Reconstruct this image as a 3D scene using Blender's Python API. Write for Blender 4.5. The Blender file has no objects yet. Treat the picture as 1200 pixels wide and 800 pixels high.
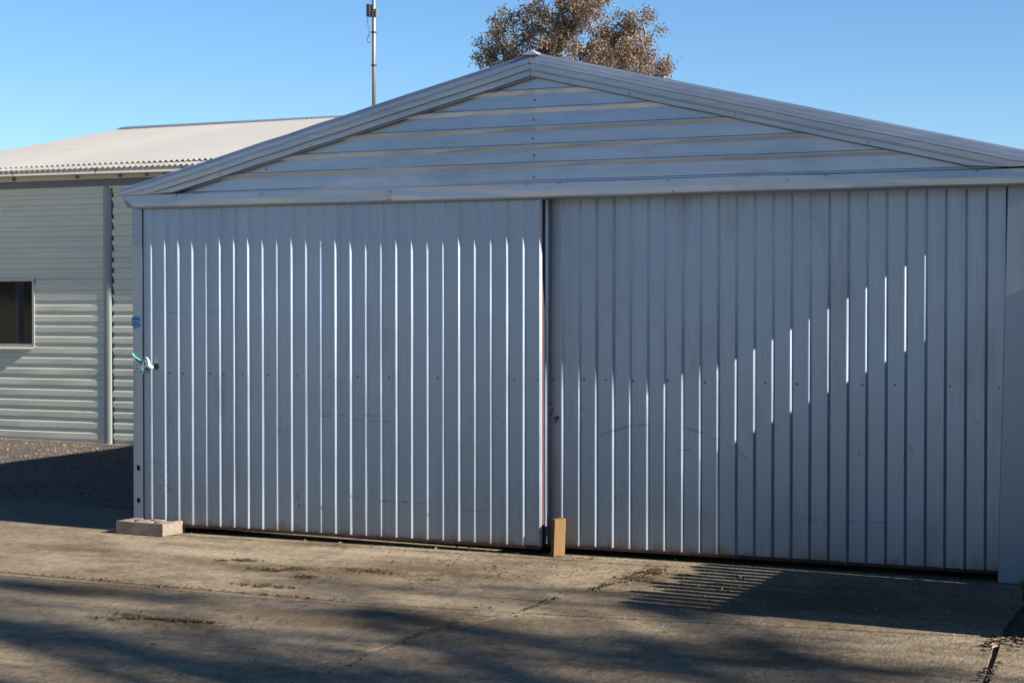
import bpy, math, random
from math import sin, cos, pi, radians, sqrt, atan, atan2
from mathutils import Vector, Matrix
S = bpy.context.scene
COL = S.collection
rnd = random.Random(7)

# ------------------------------------------------------------------ camera
cam = bpy.data.cameras.new('camera'); cam.lens = 60.0; cam.sensor_width = 36.0; cam.sensor_fit = 'HORIZONTAL'
cam.clip_start = 0.1; cam.clip_end = 2000
co = bpy.data.objects.new('camera', cam); COL.objects.link(co); S.camera = co
YAW, PITCH = -0.416, -0.0199
co.location = (7.2334, -10.049, 1.5894)
co.rotation_euler = (pi/2 + PITCH, 0, -YAW)

# ------------------------------------------------------------------ sky and sun
SUN_EL = atan(0.545); SUN_A = atan(0.080)            # sun comes from +X, a hair in front of the shed's face
W = bpy.data.worlds.new('World'); S.world = W; W.use_nodes = True
nt = W.node_tree
bg = nt.nodes['Background']; sky = nt.nodes.new('ShaderNodeTexSky')
sky.sky_type = 'NISHITA'; sky.sun_disc = False
sky.sun_elevation = SUN_EL; sky.sun_rotation = pi/2 + SUN_A
sky.altitude = 100; sky.air_density = 1.0; sky.dust_density = 0.0; sky.ozone_density = 6.0
hsv = nt.nodes.new('ShaderNodeHueSaturation'); hsv.inputs['Saturation'].default_value = 1.08
nt.links.new(sky.outputs[0], hsv.inputs['Color']); nt.links.new(hsv.outputs[0], bg.inputs[0]); bg.inputs[1].default_value = 0.05
sl = bpy.data.lights.new('sun', 'SUN'); sl.energy = 5.0; sl.angle = radians(0.53); sl.color = (1.0, 0.93, 0.83)
so = bpy.data.objects.new('sun', sl); COL.objects.link(so)
to_sun = Vector((cos(SUN_A)*cos(SUN_EL), -sin(SUN_A)*cos(SUN_EL), sin(SUN_EL)))
so.rotation_euler = to_sun.to_track_quat('Z', 'Y').to_euler(); so.location = (30, -4, 20)
S.view_settings.view_transform = 'Standard'; S.view_settings.look = 'None'
S.view_settings.exposure = 1.66; S.view_settings.gamma = 1.0

# ------------------------------------------------------------------ helpers
class MB:
    def __init__(s): s.v = []; s.f = []; s.m = []
    def add(s, vs, fs, mi=0):
        b = len(s.v); s.v += [tuple(p) for p in vs]
        for f in fs: s.f.append(tuple(b+i for i in f)); s.m.append(mi)
    def quad(s, a, b, c, d, mi=0): s.add([a, b, c, d], [(0, 1, 2, 3)], mi)
    def box(s, x0, x1, y0, y1, z0, z1, mi=0):
        s.add([(x0,y0,z0),(x1,y0,z0),(x1,y1,z0),(x0,y1,z0),(x0,y0,z1),(x1,y0,z1),(x1,y1,z1),(x0,y1,z1)],
              [(0,3,2,1),(4,5,6,7),(0,1,5,4),(1,2,6,5),(2,3,7,6),(3,0,4,7)], mi)
    def tube(s, pts, radii, n=8, mi=0, cap=True):
        pts = [Vector(p) for p in pts]
        if not hasattr(radii, '__len__'): radii = [radii]*len(pts)
        b = len(s.v); up = None
        for i, p in enumerate(pts):
            d = (pts[min(i+1, len(pts)-1)] - pts[max(i-1, 0)]).normalized()
            if up is None: up = d.orthogonal().normalized()
            up = (up - d*up.dot(d)).normalized(); sd = d.cross(up)
            for k in range(n):
                a = 2*pi*k/n; s.v.append(tuple(p + (up*cos(a) + sd*sin(a))*radii[i]))
        for i in range(len(pts)-1):
            for k in range(n):
                k2 = (k+1) % n
                s.f.append((b+i*n+k, b+i*n+k2, b+(i+1)*n+k2, b+(i+1)*n+k)); s.m.append(mi)
        if cap:
            s.f.append(tuple(b+k for k in reversed(range(n)))); s.m.append(mi)
            e = b+(len(pts)-1)*n; s.f.append(tuple(e+k for k in range(n))); s.m.append(mi)
    def sweep(s, sec0, sec1, mi=0, caps=False):
        """ruled strip between two equal point lists"""
        n = len(sec0); s.add(list(sec0)+list(sec1), [(i, i+1, n+i+1, n+i) for i in range(n-1)]
                             + ([tuple(range(n)), tuple(range(2*n-1, n-1, -1))] if caps else []), mi)
    def disc(s, c, r, axis, n=8, mi=0, h=0.004):
        c = Vector(c); axis = Vector(axis).normalized(); u = axis.orthogonal().normalized(); w = axis.cross(u)
        ring = [c + (u*cos(2*pi*k/n)+w*sin(2*pi*k/n))*r for k in range(n)]; top = [p*1 + axis*h - (p-c)*0.25 for p in ring]
        s.add(ring+top, [(k, (k+1) % n, n+(k+1) % n, n+k) for k in range(n)] + [tuple(range(n, 2*n))], mi)

def link(o, parent=None):
    COL.objects.link(o)
    if parent is not None: o.parent = parent
    return o
def obj(name, mb, mats, parent=None, smooth=False, bevel=0):
    me = bpy.data.meshes.new(name); me.from_pydata(mb.v, [], mb.f)
    for m in (mats if isinstance(mats, (list, tuple)) else [mats]): me.materials.append(m)
    me.polygons.foreach_set('material_index', mb.m)
    if smooth: me.polygons.foreach_set('use_smooth', [True]*len(mb.f))
    me.update()
    o = bpy.data.objects.new(name, me); link(o, parent)
    if parent is not None and parent.type == 'EMPTY' or parent is not None:
        o.matrix_parent_inverse = parent.matrix_world.inverted() if parent.type == 'EMPTY' else Matrix()
    if bevel:
        b = o.modifiers.new('bevel', 'BEVEL'); b.width = bevel; b.segments = 2; b.limit_method = 'ANGLE'
    return o
def tag(o, label=None, cat=None, group=None, kind=None):
    for k, v in (('label', label), ('category', cat), ('group', group), ('kind', kind)):
        if v: o[k] = v
    return o
def empty(name, loc, label=None, cat=None, group=None, kind=None):
    o = bpy.data.objects.new(name, None); o.location = loc; COL.objects.link(o)
    o.matrix_world = Matrix.Translation(loc)
    return tag(o, label, cat, group, kind)

# ------------------------------------------------------------------ material helpers
class X:
    """tiny expression wrapper over shader math nodes"""
    def __init__(s, t, sock): s.t = t; s.s = sock
    def op(s, o, b=None, c=None):
        n = s.t.nodes.new('ShaderNodeMath'); n.operation = o
        for i, v in enumerate((s, b, c)):
            if v is None: continue
            if isinstance(v, X): s.t.links.new(v.s, n.inputs[i])
            else: n.inputs[i].default_value = v
        return X(s.t, n.outputs[0])
    def __add__(s, b): return s.op('ADD', b)
    def __sub__(s, b): return s.op('SUBTRACT', b)
    def __mul__(s, b): return s.op('MULTIPLY', b)
    def __truediv__(s, b): return s.op('DIVIDE', b)
    def rsub(s, a): return s.op('MULTIPLY_ADD', -1.0, a)
    def sq(s): return s.op('POWER', 2.0)
    def step(s, a, b):
        n = s.t.nodes.new('ShaderNodeMapRange'); n.interpolation_type = 'SMOOTHSTEP'
        s.t.links.new(s.s, n.inputs[0]); n.inputs[1].default_value = a; n.inputs[2].default_value = b
        if a > b:
            n.inputs[1].default_value = b; n.inputs[2].default_value = a; n.inputs[3].default_value = 1; n.inputs[4].default_value = 0
        return X(s.t, n.outputs[0])
def mx(a, b):  return a.op('MAXIMUM', b)
class Mat:
    def __init__(s, name):
        s.m = bpy.data.materials.new(name); s.m.use_nodes = True; s.t = s.m.node_tree
        s.b = s.t.nodes['Principled BSDF']; g = s.t.nodes.new('ShaderNodeNewGeometry'); s.pos = g.outputs['Position']
        sp = s.t.nodes.new('ShaderNodeSeparateXYZ'); s.t.links.new(s.pos, sp.inputs[0])
        s.x, s.y, s.z = (X(s.t, sp.outputs[i]) for i in range(3))
        oi = s.t.nodes.new('ShaderNodeObjectInfo'); s.rand = X(s.t, oi.outputs['Random'])
    def noise(s, scale, stretch=(1, 1, 1), detail=4, rough=0.55, off=0):
        mp = s.t.nodes.new('ShaderNodeMapping'); mp.inputs['Scale'].default_value = stretch; mp.inputs['Location'].default_value = (off, off*1.7, off*.3)
        s.t.links.new(s.pos, mp.inputs[0]); n = s.t.nodes.new('ShaderNodeTexNoise')
        n.inputs['Scale'].default_value = scale; n.inputs['Detail'].default_value = detail; n.inputs['Roughness'].default_value = rough
        s.t.links.new(mp.outputs[0], n.inputs['Vector']); return X(s.t, n.outputs['Fac'])
    def voro(s, scale, off=0):
        mp = s.t.nodes.new('ShaderNodeMapping'); mp.inputs['Location'].default_value = (off, off, off); s.t.links.new(s.pos, mp.inputs[0])
        n = s.t.nodes.new('ShaderNodeTexVoronoi'); n.inputs['Scale'].default_value = scale
        s.t.links.new(mp.outputs[0], n.inputs['Vector']); return X(s.t, n.outputs['Distance'])
    def rgb(s, c):
        n = s.t.nodes.new('ShaderNodeRGB'); n.outputs[0].default_value = (*c, 1); return n.outputs[0]
    def mix(s, f, a, b):
        n = s.t.nodes.new('ShaderNodeMix'); n.data_type = 'RGBA'
        if isinstance(f, X): s.t.links.new(f.s, n.inputs[0])
        else: n.inputs[0].default_value = f
        for i, v in ((6, a), (7, b)):
            if isinstance(v, tuple): n.inputs[i].default_value = (*v, 1)
            else: s.t.links.new(v, n.inputs[i])
        return n.outputs[2]
    def scale(s, c, f):
        n = s.t.nodes.new('ShaderNodeMix'); n.data_type = 'RGBA'; n.blend_type = 'MULTIPLY'; n.inputs[0].default_value = 1
        if isinstance(c, tuple): n.inputs[6].default_value = (*c, 1)
        else: s.t.links.new(c, n.inputs[6])
        cb = s.t.nodes.new('ShaderNodeCombineColor')
        for i in range(3): s.t.links.new(f.s, cb.inputs[i])
        s.t.links.new(cb.outputs[0], n.inputs[7]); return n.outputs[2]
    def out(s, color, rough=0.6, metal=0.0, spec=None, bump=None, strength=0.3, dist=0.01):
        for k, v in (('Base Color', color), ('Roughness', rough), ('Metallic', metal)):
            i = s.b.inputs[k]
            if isinstance(v, X): s.t.links.new(v.s, i)
            elif isinstance(v, (int, float)): i.default_value = v
            elif isinstance(v, tuple): i.default_value = (*v, 1)
            else: s.t.links.new(v, i)
        if spec is not None: s.b.inputs['Specular IOR Level'].default_value = spec
        if bump is not None:
            n = s.t.nodes.new('ShaderNodeBump'); n.inputs['Strength'].default_value = strength; n.inputs['Distance'].default_value = dist
            s.t.links.new(bump.s, n.inputs['Height']); s.t.links.new(n.outputs[0], s.b.inputs['Normal'])
        return s.m
def simple(name, c, rough=0.6, metal=0.0, vary=0.15, scale=12):
    m = Mat(name); n = m.noise(scale)
    return m.out(m.scale(c, n*(2*vary)+(1-vary)), rough, metal, bump=n, strength=0.1)

def zinc(name, along, base=(0.245, 0.303, 0.378), rough=.41, door=None, bst=.42):
    """weathered zinc aluminium sheet; along = axis of the ribs"""
    m = Mat(name)
    st = {'z': (1, 1, .05), 'x': (.05, 1, 1)}[along]
    streak = m.noise(26, st, 3); fine = m.noise(90, st, 2, off=3); cloud = m.noise(1.6, detail=5); spang = m.noise(55, detail=2)
    c = m.scale(base, streak*.30 + cloud*.36 + fine*.12 + spang*.08 + m.rand*.09 + .52)
    dirt = m.noise(3.2, {'z': (1, 1, .35), 'x': (.35, 1, 1)}[along], 6, .7, off=11)
    c = m.mix(dirt.step(.54, .76)*.5, c, (0.17, 0.17, 0.175))
    spots = m.noise(24, (1, 1, .8), 3, .6, off=5)
    rghx = streak*.16 + cloud*.12 + (rough-.13)
    metal = 0.82
    if door:
        z, x = m.z, m.x
        # rust creeping up from the bottom edge
        rn = m.noise(9, (1, 1, .4), 5, .65, off=21)
        rust = (z*-4.6 + rn*1.15).step(.02, .45)
        c = m.mix(rust*.75, c, (0.21, 0.115, 0.065))
        haze = (z*-1.6 + cloud*.8 + .25).step(.0, .6)
        c = m.mix(haze*.22, c, (0.34, 0.29, 0.24))
        # dark scuffs and spatter with places of their own
        def blob(cx, cz, r, amt, sx=1.0):
            d = (((x-cx)*(1/sx)).sq() + (z-cz).sq()).op('SQRT'); return d.step(r, r*.2)*spots.step(.56, .64)*amt
        marks = None
        for b in door['blobs']:
            k = blob(*b); marks = k if marks is None else mx(marks, k)
        brk = m.noise(14, (1, 1, 3), 4, off=31).step(.42, .6)
        for (cx, cz, r, w, x0, x1) in door.get('arcs', []):
            d = (((x-cx).sq() + (z-cz).sq()).op('SQRT') - r).op('ABSOLUTE')
            k = d.step(w, w*.25) * x.step(x0, x0+.12) * x.step(x1, x1-.12) * brk * .40 * z.step(cz, cz+.01); marks = mx(marks, k)
        for (x0, x1, zc, w, sl) in door.get('lines', []):
            d = (z - zc - (x-x0)*sl).op('ABSOLUTE')
            k = d.step(w, w*.2) * x.step(x0, x0+.05) * x.step(x1, x1-.05) * brk * .6; marks = mx(marks, k)
        marks = mx(marks, spots.step(.73, .77)*z.step(.9, .1)*.6)
        c = m.mix(marks, c, (0.035, 0.035, 0.04))
    bmp = m.noise(2.2, {'z': (1, 1, .5), 'x': (.5, 1, 1)}[along], 2, off=8)*1.0 + streak*.05 + spang*.012
    return m.out(c, rghx, metal, bump=bmp, strength=bst, dist=.02)

M = {}
M['door_a'] = zinc('zinc sheet left door', 'z', door=dict(
    blobs=[(1.215, .31, .07, .9), (1.39, .19, .09, .9, .5), (1.20, .24, .05, .8), (.262, .33, .09, .7, 1.6), (.10, .45, .14, .5), (.12, .28, .15, .5), (2.19, .235, .035, .9, .6), (1.7, .33, .05, .6, 3), (2.45, .28, .05, .5, 3), (2.9, .5, .10, .3)],
    lines=[(1.32, 1.95, .875, .006, -.02), (1.35, 1.7, .855, .004, .03), (1.6, 2.05, .835, .004, -.01), (1.0, 1.3, .73, .004, .2), (2.66, 2.76, .92, .01, -1.3), (1.7, 2.2, .30, .008, 0), (2.3, 2.7, .27, .006, 0), (.1, .9, 1.55, .003, .02)]))
M['door_b'] = zinc('zinc sheet right door', 'z', door=dict(
    blobs=[(3.06, .89, .11, 1, 1.5), (3.04, .97, .07, 1), (3.06, .88, .05, 1, 1.5), (3.2, .9, .12, .4, 1.3), (5.0, .7, .1, .35), (5.3, .75, .06, .4), (5.7, .9, .05, .5), (4.2, .35, .05, .5), (3.5, .35, .1, .4)],
    arcs=[(3.74, -.10, .955, .011, 3.3, 4.4)],
    lines=[(4.7, 5.05, .79, .004, -.08), (3.8, 4.05, .70, .004, 0), (4.6, 5.2, .30, .004, .02), (3.6, 3.7, 1.0, .008, 1.2)]))
M['zinc_x'] = zinc('zinc sheet horizontal', 'x', base=(0.31, 0.36, 0.44), rough=.29, bst=.22)
M['zinc_flash'] = zinc('zinc folded flashing', 'x', base=(0.30, 0.335, 0.385), rough=.32)
M['zinc_post'] = zinc('zinc post', 'z', base=(0.225, 0.265, 0.32), rough=.46)
M['zinc_roof'] = zinc('zinc roof', 'z', rough=.4)
m = Mat('red oxide steel'); n = m.noise(30, detail=5)
M['oxide'] = m.out(m.mix(n.step(.35, .65), (0.043, 0.010, 0.006), (0.065, 0.019, 0.012)), .75, 0.0, bump=n, strength=.2)
m = Mat('rusty steel rail'); n = m.noise(18, (1, 1, 1), 6, .7); 
M['rust'] = m.out(m.mix(n.step(.35, .65), (0.016, 0.009, 0.006), (0.060, 0.026, 0.013)), .85, 0.1, bump=n, strength=.4)
M['screw'] = simple('dark screw head', (0.05, 0.055, 0.06), .5, .6)
M['black'] = simple('black plastic and painted shade', (0.012, 0.012, 0.013), .5)
M['cap'] = simple('pale cap', (0.33, 0.34, 0.35), .5, .3)

def concrete(name):
    m = Mat(name)
    big = m.noise(.8, detail=6, rough=.6); mid = m.noise(3.6, (.7, 1, 1), 7, .7, off=4); fine = m.noise(42, detail=5, rough=.75); grit = m.noise(190, detail=3, off=9)
    sweep = m.noise(3.0, (.35, 2.2, 1), 6, .65, off=13)
    c = m.mix(big.step(.34, .66), (0.136, 0.101, 0.064), (0.211, 0.167, 0.111))
    c = m.mix(mid.step(.44, .66)*.75, c, (0.096, 0.069, 0.041))
    c = m.mix(sweep.step(.50, .68)*.45, c, (0.253, 0.208, 0.144))
    spk = m.noise(15, detail=6, rough=.72, off=51)
    c = m.mix(spk.step(.47, .66)*.5, c, (0.071, 0.054, 0.035))
    c = m.mix(m.noise(11, (.6, 1.4, 1), 5, .7, off=61).step(.54, .7)*.4, c, (0.272, 0.240, 0.201))
    def blob(cx, cy, rx, ry): return (((m.x-cx)*(1/rx)).sq()+((m.y-cy)*(1/ry)).sq()).op('SQRT').step(1.0, .1)
    b = None
    for q in ((1.95, -1.15, .75, .42), (2.1, -2.9, .6, .25), (3.9, -.6, .35, .6), (2.7, -.9, .9, .45), (3.2, -2.4, 1.1, .6), (4.9, -1.0, 1.4, 1.0), (.2, -1.0, .7, .35), (1.2, -2.2, .9, .4), (5.2, -2.4, .8, .5)):
        k = blob(*q); b = k if b is None else mx(b, k)
    c = m.mix(b*mid.step(.30, .52)*.85, c, (0.064, 0.042, 0.019))
    pale = None
    for q in ((1.05, -.75, .75, .24), (.5, -.35, .5, .15), (1.9, -.3, 1.2, .13)):
        k = blob(*q); pale = k if pale is None else mx(pale, k)
    c = m.mix(pale*.5, c, (0.290, 0.240, 0.174))
    dk = m.noise(1.7, (1, 1.3, 1), 8, .75, off=23).step(.52, .68)
    c = m.mix(dk*.55, c, (0.061, 0.046, 0.030))
    gr2 = m.noise(75, (1, .28, 1), 3, .7, off=71); gr3 = m.noise(28, (1, .4, 1), 4, .7, off=77)
    c = m.scale(c, (gr2*1.5 + gr3*1.1 + fine*.6 + grit*.3 - .75)*(m.rand*.12+.95))
    fleck = m.voro(21).step(.15, .05)*m.noise(6, off=40).step(.47, .6)
    pit = m.voro(60, off=3).step(.20, .05)*fine.step(.45, .6)
    c = m.mix(fleck*.8, c, (0.035, 0.022, 0.014))
    c = m.mix(pit*.7, c, (0.044, 0.033, 0.018))
    chip = m.voro(9, off=7).step(.045, .02)
    c = m.mix(chip*.8, c, (0.444, 0.390, 0.299))
    return m.out(c, .88, 0, spec=.25, bump=mid*.8 + fine*.8 + gr2*.5 + grit*.3 - pit*.5, strength=1.0, dist=.014)
M['conc'] = concrete('driveway concrete')
m = Mat('shade darkened mossy concrete'); n = m.noise(2.5, detail=6); f = m.noise(60)
M['conc_moss_shade'] = m.out(m.scale(m.mix(n.step(.4, .6), (0.049, 0.044, 0.029), (0.064, 0.055, 0.041)), f*.6+.7), .9, bump=f, strength=.4)  # mossy tone darkened further to blacken the shed's shade
m = Mat('grey concrete block'); n = m.noise(8, detail=6); f = m.noise(120, detail=3); pt = m.voro(90).step(.25, .05)
M['block'] = m.out(m.mix(pt*.5, m.scale(m.mix(n.step(.35, .65), (0.134, 0.110, 0.088), (0.207, 0.170, 0.135)), f*.6+.7), (0.063, 0.047, 0.037)), .92, spec=.2, bump=f+n*.5-pt, strength=.7, dist=.006)
m = Mat('pale dirt and gravel'); n = m.noise(.6, detail=8, rough=.65); f = m.noise(25, detail=4)
M['dirt'] = m.out(m.scale(m.mix(n.step(.35, .65), (0.36, 0.315, 0.25), (0.46, 0.41, 0.335)), f*.8+.6), .95, bump=f, strength=.5)  # unseen yard made pale so it reflects light into the zinc ribs
M['dirt_dark'] = simple('dark joint soil', (0.022, 0.018, 0.013), .95)
m = Mat('fine gravel'); n = m.noise(1.2, detail=6); v = m.voro(45); f = m.noise(60, detail=3)
M['gravel'] = m.out(m.scale(m.mix(n.step(.35, .65), (0.050, 0.034, 0.022), (0.070, 0.049, 0.033)), v*.8+f*.5+.35), .95, bump=v+f, strength=.9, dist=.02)
M['stone_a'] = simple('pale stone', (0.119, 0.105, 0.091), .9); M['stone_b'] = simple('brown stone', (0.070, 0.049, 0.035), .9); M['stone_c'] = simple('grey stone', (0.056, 0.052, 0.049), .9)
m = Mat('sawn timber'); g = m.noise(40, (1, 1, .06), 4); k = m.noise(7, (1, 1, .3), 4)
M['timber'] = m.out(m.scale(m.mix(k.step(.35, .7), (0.111, 0.060, 0.018), (0.081, 0.040, 0.012)), g*1.1+k*.3+.32), .8, bump=g+k, strength=.6, dist=.004)

def painted(name, c, rough=.42, along='x'):
    m = Mat(name); n = m.noise(2.2, (.5, 1, 1), 4); s = m.noise(22, (.06, 1, 1) if along == 'x' else (1, 1, .06), 3); d = m.noise(5, detail=5, off=4)
    col = m.mix(d.step(.58, .8)*.35, m.scale(c, n*.16+s*.14+m.rand*.04+.84), (c[0]*.6, c[1]*.58, c[2]*.52))
    return m.out(col, rough, 0.0, spec=.5, bump=n+s*.04, strength=.22, dist=.02)
M['clad'] = painted('cream painted cladding', (0.510, 0.501, 0.398))
M['cream_roof'] = painted('cream painted roofing', (0.181, 0.175, 0.165), .5)
M['cream_trim'] = painted('cream painted trim', (0.479, 0.432, 0.345))
M['grey_trim'] = painted('grey painted flashing', (0.102, 0.114, 0.120), .4)
M['green_grey'] = painted('grey green corner flashing', (0.198, 0.213, 0.210), .38, 'z')
M['alu'] = simple('window aluminium', (0.330, 0.330, 0.324), .4, .5)
m = Mat('dark window glass'); n = m.noise(5, (3, 1, .4), 3)
M['glass'] = m.out(m.scale((0.007, 0.008, 0.006), n*1.2+.4), .06, 0, spec=.22)
M['pane_strip'] = simple('grey curtain', (0.020, 0.021, 0.02), .9)
M['galv'] = simple('galvanised pole', (0.166, 0.158, 0.148), .45, .5)
M['sticker_blue'] = simple('blue sticker print', (0.012, 0.078, 0.252), .4); M['sticker_pale'] = simple('pale blue sticker print', (0.096, 0.198, 0.372), .4)
M['sticker_dark'] = simple('dark blue sticker print', (0.006, 0.024, 0.084), .4)
M['rope_teal'] = simple('teal rope', (0.150, 0.336, 0.330), .7, 0, .3, 90); M['rope_white'] = simple('white rope', (0.420, 0.444, 0.432), .7, 0, .3, 90)
M['rope_yellow'] = simple('yellow rope', (0.372, 0.312, 0.132), .7, 0, .3, 90); M['rope_blue'] = simple('blue rope', (0.060, 0.168, 0.288), .7, 0, .3, 90)

# ------------------------------------------------------------------ rib profile
P = 0.115
def profile(a0, a1, phase, depth=.0165, seed=1, pan=None):
    """list of (a, d): position along, outward offset; ribs centred at phase + k*P"""
    r = random.Random(seed); out = [(a0, 0.0)]
    k0 = math.floor((a0-phase)/P)
    for k in range(k0, k0+int((a1-a0)/P)+3):
        c = phase + k*P; d = depth*r.uniform(.86, 1.10); j = r.uniform(-.0012, .0012)
        for off, h in ((-.0100, 0), (-.0065, 1), (.0030, 1), (.0185, 0)):
            a = c+off+j
            if a0 < a < a1: out.append((a, d*h))
        for off in (.047, .062):                              # faint swage in the pan
            for o2, h in ((0, 0), (.003, .0009), (.006, 0)):
                a = c+off+o2
                if a0 < a < a1: out.append((a, h))
    out.sort(); out.append((a1, 0.0)); return out

# ================================================================== THE SETTING
g = MB(); g.quad((-600, -600, -.07), (600, -600, -.07), (600, 900, -.07), (-600, 900, -.07))
tag(obj('ground', g, M['dirt']), kind='structure')

drive = empty('driveway', (2.5, -3, 0), kind='structure')
def slab(poly, z=0.0, th=.11, mat='conc', jit=.004, seg=.12):
    r = random.Random(int(poly[0][0]*977+poly[0][1]*131)); pts = []
    for i, a in enumerate(poly):
        b = poly[(i+1) % len(poly)]; n = max(1, int(math.hypot(b[0]-a[0], b[1]-a[1])/seg)); n = min(n, 60)
        for k in range(n):
            t = k/n; j = jit if k else 0
            pts.append((a[0]+(b[0]-a[0])*t + r.uniform(-j, j), a[1]+(b[1]-a[1])*t + r.uniform(-j, j)))
    n = len(pts); cx = sum(p[0] for p in pts)/n; cy = sum(p[1] for p in pts)/n
    mb = MB(); e = .003
    def inn(p):
        d = math.hypot(cx-p[0], cy-p[1]); return (p[0]+(cx-p[0])/d*e, p[1]+(cy-p[1])/d*e)
    top = [(*inn(p), z) for p in pts]; rim = [(*p, z-e*.8) for p in pts]; bot = [(*p, z-th) for p in pts]
    mb.add(top+rim+bot, [tuple(range(n))] + [(n+i, n+(i+1) % n, (i+1) % n, i) for i in range(n)] + [(2*n+i, 2*n+(i+1) % n, n+(i+1) % n, n+i) for i in range(n)])
    return obj('slab', mb, M[mat], drive)
bd = MB(); bd.quad((-5.15, -5.0, -.017), (9.4, -5.0, -.017), (9.4, -.115, -.017), (-5.15, -.115, -.017)); obj('joint_bedding', bd, M['dirt_dark'], drive)
slab([(-.30, -.125), (-.46, -.95), (-.62, -1.90), (1.0, -1.945), (2.7, -1.99), (3.70, -1.925), (3.93, -.125)])
slab([(3.937, -.125), (3.707, -1.925), (6.06, -1.60), (6.06, -.125)], z=.002)
slab([(-5.2, -2.0), (-5.2, -5.05), (3.06, -5.05), (3.63, -2.085), (2.7, -2.095), (1.0, -2.05)], z=-.001)
slab([(-5.2, -1.93), (-.62, -1.912), (1.0, -1.957), (2.7, -2.002), (3.69, -1.937), (3.635, -2.073), (2.7, -2.083), (1.0, -2.038), (-5.2, -1.985)], z=-.002, jit=.002)
slab([(3.698, -1.938), (3.638, -2.08), (3.068, -5.05), (6.35, -5.05), (6.055, -1.615)], z=-.001)
slab([(6.085, -1.66), (6.385, -5.05), (9.5, -5.05), (9.5, -1.66)], z=.0)
slab([(-5.2, -1.88), (-.64, -1.89), (-.48, -.95), (-.32, -.16), (-.32, -.06), (-5.2, .55)], z=-.006)
slab([(-5.2, .56), (-.325, -.05), (-.325, 1.0), (-5.2, 1.5)], z=-.012, mat='conc_moss_shade')
slab([(-.31, -.113), (6.06, -.113), (6.06, 7.0), (-.31, 7.0)], z=.003)                      # shed floor and its threshold

gv = MB(); nx, ny = 40, 30
gr = random.Random(3)
def gz(x, y):
    t = min(1, max(0, (y-1.0)/5)); return -.035 + t*(.03 + max(0, min(1, (-4.7-x)/1.9))*.045)
for j in range(ny+1):
    for i in range(nx+1):
        x = -14 + 13.68*i/nx; y = .9 + 5.16*j/ny; gv.v.append((x, y, gz(x, y) + gr.uniform(-.006, .006)))
for j in range(ny):
    for i in range(nx):
        a = j*(nx+1)+i; gv.f.append((a, a+1, a+nx+2, a+nx+1)); gv.m.append(0)
tag(obj('gravel_yard', gv, M['gravel'], smooth=True), kind='structure')
st = MB()
def pebble(mb, x, y, z, r, rr, mi):
    a = rr.uniform(0, 6.3); ca, sa = cos(a), sin(a); sx, sy, sz = r*rr.uniform(.7, 1.4), r*rr.uniform(.6, 1), r*rr.uniform(.4, .8)
    vs = [(1, 0, 0), (-.2, 1, .1), (-1, .1, 0), (.1, -1, -.1), (.1, .1, 1), (.45, .5, .6), (0, 0, -.6)]
    mb.add([(x+(u*sx*ca-v*sy*sa), y+(u*sx*sa+v*sy*ca), z+w*sz) for u, v, w in vs], [(0, 1, 5), (1, 4, 5), (4, 0, 5), (1, 2, 4), (2, 3, 4), (3, 0, 4)], mi)
for k in range(9000):
    x = gr.uniform(-8.5, -.5); y = 1.2 + 4.8*gr.random()**.8
    pebble(st, x, y, gz(x, y)+.003, gr.choice((.006, .009, .012, .02)), gr, gr.choice((0, 0, 1, 2)))
tag(obj('loose_gravel', st, [M['stone_a'], M['stone_b'], M['stone_c']]), 'small loose stones scattered over the gravel yard', 'gravel', kind='stuff')

# ================================================================== THE SHED
shed = empty('shed', (2.955, 0, 0), 'grey zinc shed with a low gable and two ribbed sliding doors', 'shed')
X0, X1, YB = -.155, 6.02, 7.0
AX, AZ, SL = 2.955, 3.208, .243
def ztop(x): return AZ - SL*abs(x-AX)

def door_sheets(parent, x0, x1, z0, z1, ypan, phase, mat, cuts, seed):
    edges = [x0]+cuts+[x1]
    for i in range(len(edges)-1):
        a, b = edges[i], edges[i+1]; pr = profile(a, b, phase, seed=seed+i)
        lap = .0012*(i % 2)
        mb = MB(); r = random.Random(seed*5+i)
        rows = [z0, .35, .75, 1.13, 1.55, 1.95, z1]
        wob = [r.uniform(-.0015, .0015) for _ in rows]
        dz = r.uniform(-.004, .004)
        secs = []
        for q, z in enumerate(rows):
            zz = z + (dz if q in (0,) else 0)
            secs.append([(x, ypan - d - lap + wob[q]*sin((x-a)/(b-a)*pi*(2+q%3)), zz) for x, d in pr])
        for s0, s1 in zip(secs, secs[1:]): mb.sweep(s0, s1)
        obj('door_sheet', mb, M[mat], parent)
def screws(parent, pts, r=.0065):
    first = None
    for (x, y, z) in pts:
        if first is None:
            mb = MB(); mb.disc((0, 0, 0), r, (0, -1, 0), 8, 0, .005); first = obj('screw', mb, M['screw'], parent); o = first
        else:
            o = first.copy(); COL.objects.link(o)
        o.location = (x, y, z)
def frame_door(x0, x1, z0, z1, y0, y1):
    mb = MB(); t = .045
    mb.box(x0, x0+t, y0, y1, z0, z1); mb.box(x1-t, x1, y0, y1, z0, z1)
    for z in (z0, 1.115, z1-.06): mb.box(x0+t, x1-t, y0+.002, y1-.002, z, z+.05)
    d = obj('sliding_door', mb, M['oxide'], shed); return d
ZB, ZD = .048, 2.33
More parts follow.
